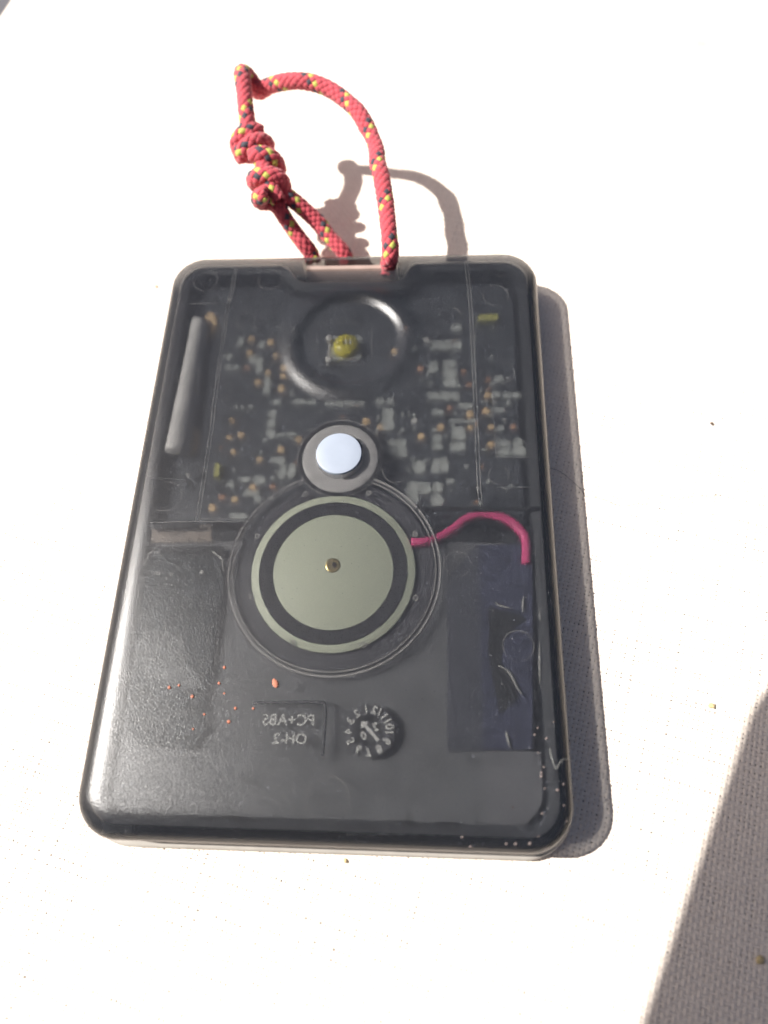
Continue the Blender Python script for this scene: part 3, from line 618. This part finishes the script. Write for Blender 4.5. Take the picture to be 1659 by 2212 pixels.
for _ in range(1500):
    r, a = math.sqrt(rng.uniform(7.45 ** 2, 9.0 ** 2)), rng.uniform(0, 6.283); gp.append((PC[0] + r * math.cos(a), PC[1] + r * math.sin(a), 6.365))
scatter('glue_grit', gp, [rng.uniform(0.03, 0.09) for _ in gp], 'grit', bz)
dp = []
while len(dp) < 2600:
    x, y = rng.uniform(-26.5, 26.5), rng.uniform(-39.5, 39.5)
    if sdf(x, y) < 0.4 or math.hypot(x - CAPC[0], y - CAPC[1]) < 3.2 or (abs(x) < 7.5 and y > 35.6): continue
    if rng.random() < 0.55 + 0.45 * (y < -5): dp.append((x, y, top_z(x, y) - 0.004))
scatter('dust', dp, [0.012 + 0.035 * rng.random() ** 3 for _ in dp], 'dust', dev)  # fine pale dust, added so the cover shows its sparkle
sx, sy = F['solder'][0]
bm = bmesh.new(); lathe(bm, sx, sy, [(0.0, 6.31), (0.5, 6.31), (0.55, 6.36), (0.75, 6.375), (0.92, 6.32), (0.95, 6.29)], 28); so_ = part('solder_hole', bm, 'brass', bz)
bm = bmesh.new(); lathe(bm, sx + 0.2, sy + 0.1, [(0, 6.352), (0.36, 6.345), (0.40, 6.33)], 20); o = part('hole_core', bm, 'hole', bz)

# moulded ring round the buzzer and the other marks under the cover
RCX = (-0.12, -9.3)
for r, wd in ((12.95, 0.16), (12.45, 0.11)):
    bm = bmesh.new(); lathe(bm, *RCX, [(r - wd, 6.39), (r - wd * 0.5, 6.22), (r + wd * 0.5, 6.22), (r + wd, 6.39)], 120)
    part('moulded_ring', bm, 'rim', dev)
def ring_mark(name, cx, cy_, r, wd, mat='ridge', n=40, parent=dev):
    bm = bmesh.new(); lathe(bm, cx, cy_, [(r - wd, 6.395), (r, 6.33), (r + wd, 6.395)], n); return part(name, bm, mat, parent)
for cx, cy_, r in F['marks']: ring_mark('ejector_mark', cx, cy_, r, 0.07)
for cx, cy_ in F['tiny']: ring_mark('index_mark', cx, cy_, 0.27, 0.11, 'crease', 16)
def rib(path, rad=0.055, mat='ridge', name='moulded_rib', z=6.37):
    return link(name, tube_mesh(name, [(x, y, z) for x, y in path], rad, 1.0, 8), mat, dev)
for key in ('ribL', 'ribR'):
    for o in (-0.20, 0.20): rib([(x + o, y) for x, y in F[key]])
rib(F['ribBL']); rib([(x, y + 0.35) for x, y in F['ribBL'][1:]], 0.04)
for pth in F['ribX']: rib(pth, 0.04)
rib(F['ribBR'], 0.30, 'tear', 'dark_gasket', 6.05)
rib([(x, y - 0.45) for x, y in F['ribBL'][:2]], 0.30, 'tear', 'dark_gasket', 6.05)
blob_me = disc_mesh('glue_spot', 0.42, 0.12, 14)
for k, (x, y) in enumerate(F['blobs']):
    place('glue_spot', blob_me, 'tear', x, y, 6.22, dev, rng.uniform(0.7, 1.3), rng.uniform(0.6, 1.1), 1, rng.uniform(0, 3))
dot_me = disc_mesh('pale_dot', 0.3, 0.05, 14)
for x, y in F['dots']: place('pale_dot', dot_me, 'crease', x, y, 6.345, dev)

# button: milky flange under the cover, white cap through it
BC = (-0.1, 5.96); BR = 4.98
bm = bmesh.new(); lathe(bm, *BC, [(0, 5.5), (BR, 5.5), (BR, 6.25), (BR - 0.12, 6.34), (3.2, 6.36), (3.1, 6.30), (0, 6.30)], 72)
bt = part('button', bm, 'flange', dev)
bm = bmesh.new(); lathe(bm, *CAPC, [(0, 6.3), (CAPR, 6.3), (CAPR, 7.42), (CAPR - 0.08, 7.55), (CAPR - 0.3, 7.61), (1.5, 7.68), (0, 7.70)], 64)
part('button_cap', bm, 'cap', bt)
bm = bmesh.new(); lathe(bm, *BC, [(BR + 0.04, 6.34), (BR + 0.05, 6.18), (BR + 0.42, 6.18), (BR + 0.46, 6.34)], 72, True); part('groove_ring', bm, 'tear', bt)  # black ring laid in the groove round the flange
ring_mark('rim', BC[0], BC[1], BR + 0.62, 0.08, 'ridge', 72, bt)

# pink wire
link('wire', tube_mesh('wire', F['wire'], 0.62, 0.3, 12), 'wire', dev)

# battery and the tapes over it
bm = bmesh.new(); prism(bm, rrect(23.0, 16.6, 1.2, 4, -0.8, -21.6)[::-1], 1.7, 5.0, 0.35); batt = part('battery', bm, 'battery', dev)
def patch(name, poly, z0, z1, mat, parent=dev, rough=0.0):
    pts = []
    n = len(poly)
    for k in range(n):
        x0, y0 = poly[k]; x1, y1 = poly[(k + 1) % n]
        m = max(1, int(math.hypot(x1 - x0, y1 - y0) / 0.6)) if rough else 1
        for j in range(m):
            t = j / m; pts.append((x0 + (x1 - x0) * t + rng.uniform(-rough, rough), y0 + (y1 - y0) * t + rng.uniform(-rough, rough)))
    v, f = cdt([pts]); bm = bmesh.new()
    lo = [bm.verts.new((x, y, z0)) for x, y in v]; hi = [bm.verts.new((x, y, z1)) for x, y in v]
    for t in f:
        c = (sum(v[i][0] for i in t) / 3, sum(v[i][1] for i in t) / 3)
        if inside(c, pts): bm.faces.new([hi[i] for i in t]); bm.faces.new([lo[i] for i in t][::-1])
    bd = [e for e in bm.edges if len(e.link_faces) == 1 and e.verts[0].co.z > (z0 + z1) / 2]
    idx = {v_: k for k, v_ in enumerate(hi)}
    for e in bd:
        a, b = idx[e.verts[0]], idx[e.verts[1]]
        bm.faces.new((hi[a], hi[b], lo[b], lo[a]))
    for v_ in [v_ for v_ in bm.verts if not v_.link_faces]: bm.verts.remove(v_)
    bmesh.ops.recalc_face_normals(bm, faces=bm.faces)
    return part(name, bm, mat, parent, 30)
patch('foam_pad', F['leftpad'], 5.0, 5.75, 'foam', dev, 0.12)
patch('residue', F['residue'], 5.76, 5.86, 'residue', dev, 0.35)
patch('foam_edge', F['leftdark'], 5.76, 6.15, 'tear', dev, 0.05)
patch('card_strip', F['tan'], 5.02, 5.3, 'tan', dev, 0.05)
for c in F['leftcrease']: rib(c, 0.16, 'crease', 'crease', 6.1)
for x, y in F['leftdots']: place('pale_dot', dot_me, 'crease', x, y, 6.05, dev, 0.9, 0.9)
tp = patch('adhesive_tape', F['tape'], 5.02, 5.45, 'tape', dev)
patch('tape_film', F['tapeinner'], 5.46, 5.62, 'tape2', tp)
patch('torn_gap', F['tear'], 5.63, 5.75, 'tear', tp, 0.08)
for c in F['creases']: link('crease', tube_mesh('crease', [(x, y, 5.85) for x, y in c], [0.05, 0.16, 0.14, 0.06], 0.4, 8), 'crease', tp)
patch('film_corner', F['lightpatch'], 5.02, 5.25, 'patch', dev, 0.03)

for pl in F['edgeglue']: patch('glue_run', pl, 5.3, 5.9, 'tear', dev, 0.12)
sq = F['etched']
for a, b in ((0, 1), (1, 2), (2, 3), (3, 0)): rib([sq[a], sq[b]], 0.03, 'ridge', 'etched_line')
# moulded writing, read from inside, so mirrored from here
def text_mesh(name, body, size, bold=0.0):
    c = bpy.data.curves.new(name, 'FONT'); c.body = body; c.size = size; c.align_x = 'CENTER'; c.align_y = 'CENTER'
    c.extrude = 0.04; c.offset = bold; c.resolution_u = 3
    o = bpy.data.objects.new(name, c); COL.objects.link(o)
    dg = bpy.context.evaluated_depsgraph_get(); me = bpy.data.meshes.new_from_object(o.evaluated_get(dg))
    V = np.empty(len(me.vertices) * 3, np.float32); me.vertices.foreach_get('co', V); V = V.reshape(-1, 3)
    polys = [tuple(p.vertices) for p in me.polygons]
    bpy.data.objects.remove(o); bpy.data.meshes.remove(me); bpy.data.curves.remove(c)
    return V, polys
def lettering(name, items, mat, parent):
    """items: (text, size, x, y, angle); glyphs mirrored left-right"""
    vs, fs = [], []
    for body, size, x, y, a, bold in items:
        V, P = text_mesh(name, body, size, bold)
        V = V.copy(); V[:, 0] *= -1
        c, s = math.cos(a), math.sin(a)
        W = np.stack([x + V[:, 0] * c - V[:, 1] * s, y + V[:, 0] * s + V[:, 1] * c, 6.31 + V[:, 2]], 1)
        o = len(vs); vs += (W * MM).tolist(); fs += [tuple(i + o for i in p) for p in P]
    me = bpy.data.meshes.new(name); me.from_pydata(vs, [], fs)
    return link(name, me, mat, parent)
t1, t2 = F['text1'], F['text2']
plate = link('moulded_frame', tube_mesh('moulded_frame', [(x, y, 6.33) for x, y in F['textbox']], 0.19, 0.3, 8), 'dialdark', dev)
lettering('moulded_lettering', [('PC+ABS', 1.72, (t1[0][0] + t1[1][0]) / 2 + 0.1, t1[0][1] + 0.55, 0.01, 0.025)], 'molded', dev)
lettering('moulded_lettering', [('OH-2', 1.62, (t2[0][0] + t2[1][0]) / 2, t2[0][1] + 0.55, 0.01, 0.025)], 'molded', dev)
dc = F['dial'][0]; DR = 2.85
bm = bmesh.new(); lathe(bm, *dc, [(1.62, 6.10), (1.62, 6.16), (DR, 6.16), (DR, 6.10)], 48, True); wheel = part('date_wheel', bm, 'dialdark', dev)
items = []
for k, deg in enumerate([100, 128, 155, 184, 212, 242, 271, 302, 332, 4, 35, 68]):
    a = R(deg); items.append((str(k + 1), 1.22, dc[0] + 2.25 * math.cos(a), dc[1] + 2.25 * math.sin(a), a - math.pi / 2, 0.04))
lettering('wheel_digits', items, 'molded', wheel)
lettering('year_digits', [('2', 1.25, dc[0] + 0.75, dc[1] + 0.35, R(20), 0.03), ('0', 1.25, dc[0] - 0.55, dc[1] - 0.6, R(20), 0.03)], 'molded', wheel)
ax, ay = dc
patch('arrow', [(ax + 0.95, ay - 1.2), (ax + 1.25, ay - 0.95), (ax - 0.25, ay + 0.62), (ax - 0.05, ay + 0.98), (ax - 0.95, ay + 0.95), (ax - 0.85, ay + 0.1), (ax - 0.52, ay + 0.38)][::-1], 6.28, 6.36, 'molded', wheel)

# ---------------------------------------------------------------- braided cord
def braid(name, pts, parent, rad=1.12, lead=6.3, ph=0.0, taper=False, NS=6):
    step = lead / (2 * NS) / 5
    Q, s = spline(pts, step); n = len(Q)
    kn = np.linspace(0, s[-1], max(4, int(s[-1] / 2.2)))
    for ax_ in range(3): Q[:, ax_] += np.interp(s, kn, nrg.normal(0, 0.07, len(kn)))
    ker = np.ones(9) / 9; Q = np.stack([np.convolve(np.pad(Q[:, a_], 4, mode='edge'), ker, 'valid') for a_ in range(3)], 1)
    T, N, B = frames(Q)
    swell = 1 + np.interp(s, kn, nrg.normal(0, 0.035, len(kn)))
    V, Fc, Mi = [], [], []; off = 0
    core = rad * 0.78; sides = 12
    tp = np.ones(n)
    if taper:
        L = s[-1]; tp = np.clip(np.minimum(s, L - s) / 0.6, 0.15, 1) ** 0.5
    a = np.linspace(0, 2 * np.pi, sides, endpoint=False)
    C = Q[:, None] + (core * tp)[:, None, None] * (np.cos(a)[None, :, None] * N[:, None] + np.sin(a)[None, :, None] * B[:, None])
    V.append(C.reshape(-1, 3)); i = np.arange(n - 1)[:, None] * sides; k = np.arange(sides)[None]; k2 = (k + 1) % sides
    f = np.stack([i + k, i + k2, i + sides + k2, i + sides + k], -1).reshape(-1, 4); Fc.append(f); Mi.append(np.zeros(len(f), int)); off += n * sides
    w_ = 2 * np.pi * s / lead + ph
    m = 6; b = np.linspace(0, 2 * np.pi, m, endpoint=False)
    for dr in (1, -1):
        for q in range(NS):
            phi = 2 * np.pi * q / NS + dr * w_
            r = (rad * 0.86 + dr * 0.075 * rad * np.cos(NS * w_)) * tp * swell + nrg.normal(0, 0.012)
            rd = np.cos(phi)[:, None] * N + np.sin(phi)[:, None] * B
            tg = -np.sin(phi)[:, None] * N + np.cos(phi)[:, None] * B
            vel = T + dr * (2 * np.pi / lead * r)[:, None] * tg; vel /= np.linalg.norm(vel, axis=1)[:, None]
            side = np.cross(rd, vel)
            P = Q + rd * r[:, None]
            hw, ht = 0.44 * rad, 0.20 * rad
            ring = P[:, None] + hw * tp[:, None, None] * np.cos(b)[None, :, None] * side[:, None] + ht * tp[:, None, None] * np.sin(b)[None, :, None] * rd[:, None]
            V.append(ring.reshape(-1, 3)); i = np.arange(n - 1)[:, None] * m + off; k = np.arange(m)[None]; k2 = (k + 1) % m
            f = np.stack([i + k, i + k2, i + m + k2, i + m + k], -1).reshape(-1, 4)
            mi = 0
            if dr == 1: mi = {0: 1, 1: 2}.get(q, 0)
            Fc.append(f); Mi.append(np.full(len(f), mi)); off += n * m
    for _ in range(int(s[-1] * 5)):                      # loose fibres standing off the braid
        i = int(nrg.integers(0, n - 2)); a = nrg.uniform(0, 2 * np.pi); d = np.cos(a) * N[i] + np.sin(a) * B[i]
        p0 = Q[i] + d * rad * 0.95; p1 = p0 + d * nrg.uniform(0.1, 0.35) + T[i] * nrg.normal(0, 0.35) + nrg.normal(0, 0.12, 3)
        sd_ = np.cross(d, T[i]) * 0.018
        V.append(np.stack([p0 - sd_, p0 + sd_, p1 + sd_ * 0.4, p1 - sd_ * 0.4])); Fc.append(np.array([[off, off + 1, off + 2, off + 3]])); Mi.append(np.zeros(1, int)); off += 4
    me = mesh_np(name, np.vstack(V), np.vstack(Fc), np.concatenate(Mi))
    return link(name, me, ['red', 'cyel', 'cblk'], parent)
cord = tag(empty('lanyard_cord', (0, 0, 0)), 'red braided cord flecked yellow and black, knotted through the badge slot', 'cord')
loop = F['loop'] + [[5.2, 37.2, 4.9]]
bm = bmesh.new()
sec = [(38.05, 1.2), (38.05, 6.3), (37.45, 6.25), (36.3, 4.0), (36.05, 3.0), (36.05, 1.2)]
ends = [[bm.verts.new((x, y, z)) for y, z in sec] for x in (-6.85, 6.55)]
for k in range(6): bm.faces.new((ends[0][k], ends[0][(k + 1) % 6], ends[1][(k + 1) % 6], ends[1][k]))
bm.faces.new(ends[0][::-1]); bm.faces.new(ends[1]); bmesh.ops.recalc_face_normals(bm, faces=bm.faces)
part('slot_light_wedge', bm, 'strap', dev)  # added pale wedge, sloped to catch sun and brighten the slot
braid('loop_strand', loop, cord)
braid('tail_strand', F['tailA'] + [[F['tailA'][-1][0] + 0.4, F['tailA'][-1][1] - 0.9, 2.2]], cord, ph=0.7)
braid('tail_strand', F['tailB'] + [[F['tailB'][-1][0] + 0.4, F['tailB'][-1][1] - 0.9, 2.2]], cord, ph=2.0)
def wraps(P0, P1, rh, rv, turns, ph0, hand=1, n=14):
    P0, P1 = np.array(P0), np.array(P1); ax_ = (P1 - P0) / np.linalg.norm(P1 - P0)
    e1 = np.cross(ax_, [0, 0.4, 1.0]); e1 /= np.linalg.norm(e1); e2 = np.cross(e1, ax_)
    out = []
    for k in range(int(turns * n) + 1):
        a = ph0 + hand * 2 * np.pi * k / n; t = k / (turns * n)
        out.append((P0 + (P1 - P0) * t + e1 * rh * np.cos(a) + e2 * rv * np.sin(a)).tolist())
    return out
braid('knot_wrap', wraps(*F['kaxA'], 2.15, 1.7, 1.55, 2.6, -1), cord, ph=1.0, taper=True)
braid('knot_wrap', wraps(*F['kaxB'], 2.0, 1.75, 2.2, 0.5, 1), cord, ph=2.4, taper=True)
braid('knot_core', F['kcore'], cord, ph=0.3)
braid('knot_core', [[x + 0.5, y + 0.7, z - 1.3] for x, y, z in F['kcore']], cord, ph=1.9)

# ---------------------------------------------------------------- small debris
def lump(name, x, y, z, r, mat, flat=0.7, stretch=1.0, rz=0.0, seed=0):
    bm = bmesh.new(); bmesh.ops.create_icosphere(bm, subdivisions=2, radius=1.0)
    rr = random.Random(seed)
    for v in bm.verts:
        k = 1 + rr.uniform(-0.16, 0.16); v.co = Vector((v.co.x * r * stretch * k, v.co.y * r * k, v.co.z * r * flat * k))
    me = mesh_bm(name, bm, 60); o = link(name, me, mat); o.location = (x * MM, y * MM, z * MM); o.rotation_euler = (0, 0, rz)
    return o
gl = ['largest orange grain of grit on the smoky cover, above the moulded letters'] + ['small orange speck of grit on the cover above the dark foam pad'] * 11
for k, (x, y) in enumerate(F['grains']):
    r = 0.34 if k == 0 else rng.uniform(0.10, 0.21)
    o = lump('grit_grain', x, y, H + r * 0.35, r, 'grain', 0.6, 1.5 if k == 0 else 1.1, 2.1, k)
    tag(o, gl[k], 'grit', 'orange grit on the cover')
for k, (x, y) in enumerate(F['flecks']):
    o = lump('dust_fleck', x, y, top_z(x, y) + 0.02, rng.uniform(0.06, 0.13), 'fleck', 0.4, 1.5, rng.uniform(0.2, 0.9), 40 + k)
    tag(o, 'tiny pale dust fleck on the near corner of the cover', 'dust', 'pale dust flecks on the near right corner')
cl = ['tan crumb on sunlit cloth beside the phone shadow', 'tan crumb lying in the dark shadow', 'tan crumb on bright cloth beside the far corner of the badge', 'tan crumb on cloth below the near edge of the badge', 'dark sliver on bright cloth away from the badge']
cl[0] = 'tan crumb on the sunlit cloth near the big shadow'
for k, (x, y) in enumerate(F['crumbs']):
    o = lump('crumb', x, y, 0.05, [0.32, 0.36, 0.2, 0.2, 0.2][k], 'hair' if k == 4 else 'crumb', 0.6, 1.3, k * 0.7, 70 + k)
    tag(o, cl[k], 'crumb', 'crumbs on the tablecloth')
o = link('hair_strand', tube_mesh('hair_strand', [(x, y, 0.12) for x, y in F['hair']], 0.022, 0.4, 6), 'hair')
tag(o, 'fine dark hair lying across the cloth from the badge shadow', 'hair')
o = link('lint_fibre', tube_mesh('lint_fibre', [(x, y, top_z(x, y) + 0.08) for x, y in F['fibre']], 0.02, 0.2, 6), 'lint')
tag(o, 'pale curled lint fibre on the lower corner of the cover', 'lint')

# ---------------------------------------------------------------- the phone that takes the picture, whose shadow falls on the cloth
Rm = M.to_3x3(); phn = tag(empty('smartphone'), 'black smartphone held over the cloth, its shadow falling beside the badge', 'phone')
roll = R(-6.5)
def ph_part(name, poly, z0, z1, mat, parent):
    bm = bmesh.new(); prism(bm, poly, z0, z1, 0.4); o = part(name, bm, mat, parent); return o
phn.matrix_world = Matrix.Translation(Vector(cpos) * MM) @ (Rm @ Matrix.Rotation(roll, 3, 'Z')).to_4x4()
ph_part('phone_body', rrect(38, 79, 9, 8, -52 + 38 - 4.5, 27 - 79), 1.2, 9.0, 'phone', phn)
ph_part('phone_screen', rrect(36.5, 77.5, 8, 8, -52 + 38 - 4.5, 27 - 79), 9.02, 9.4, 'screen', phn)
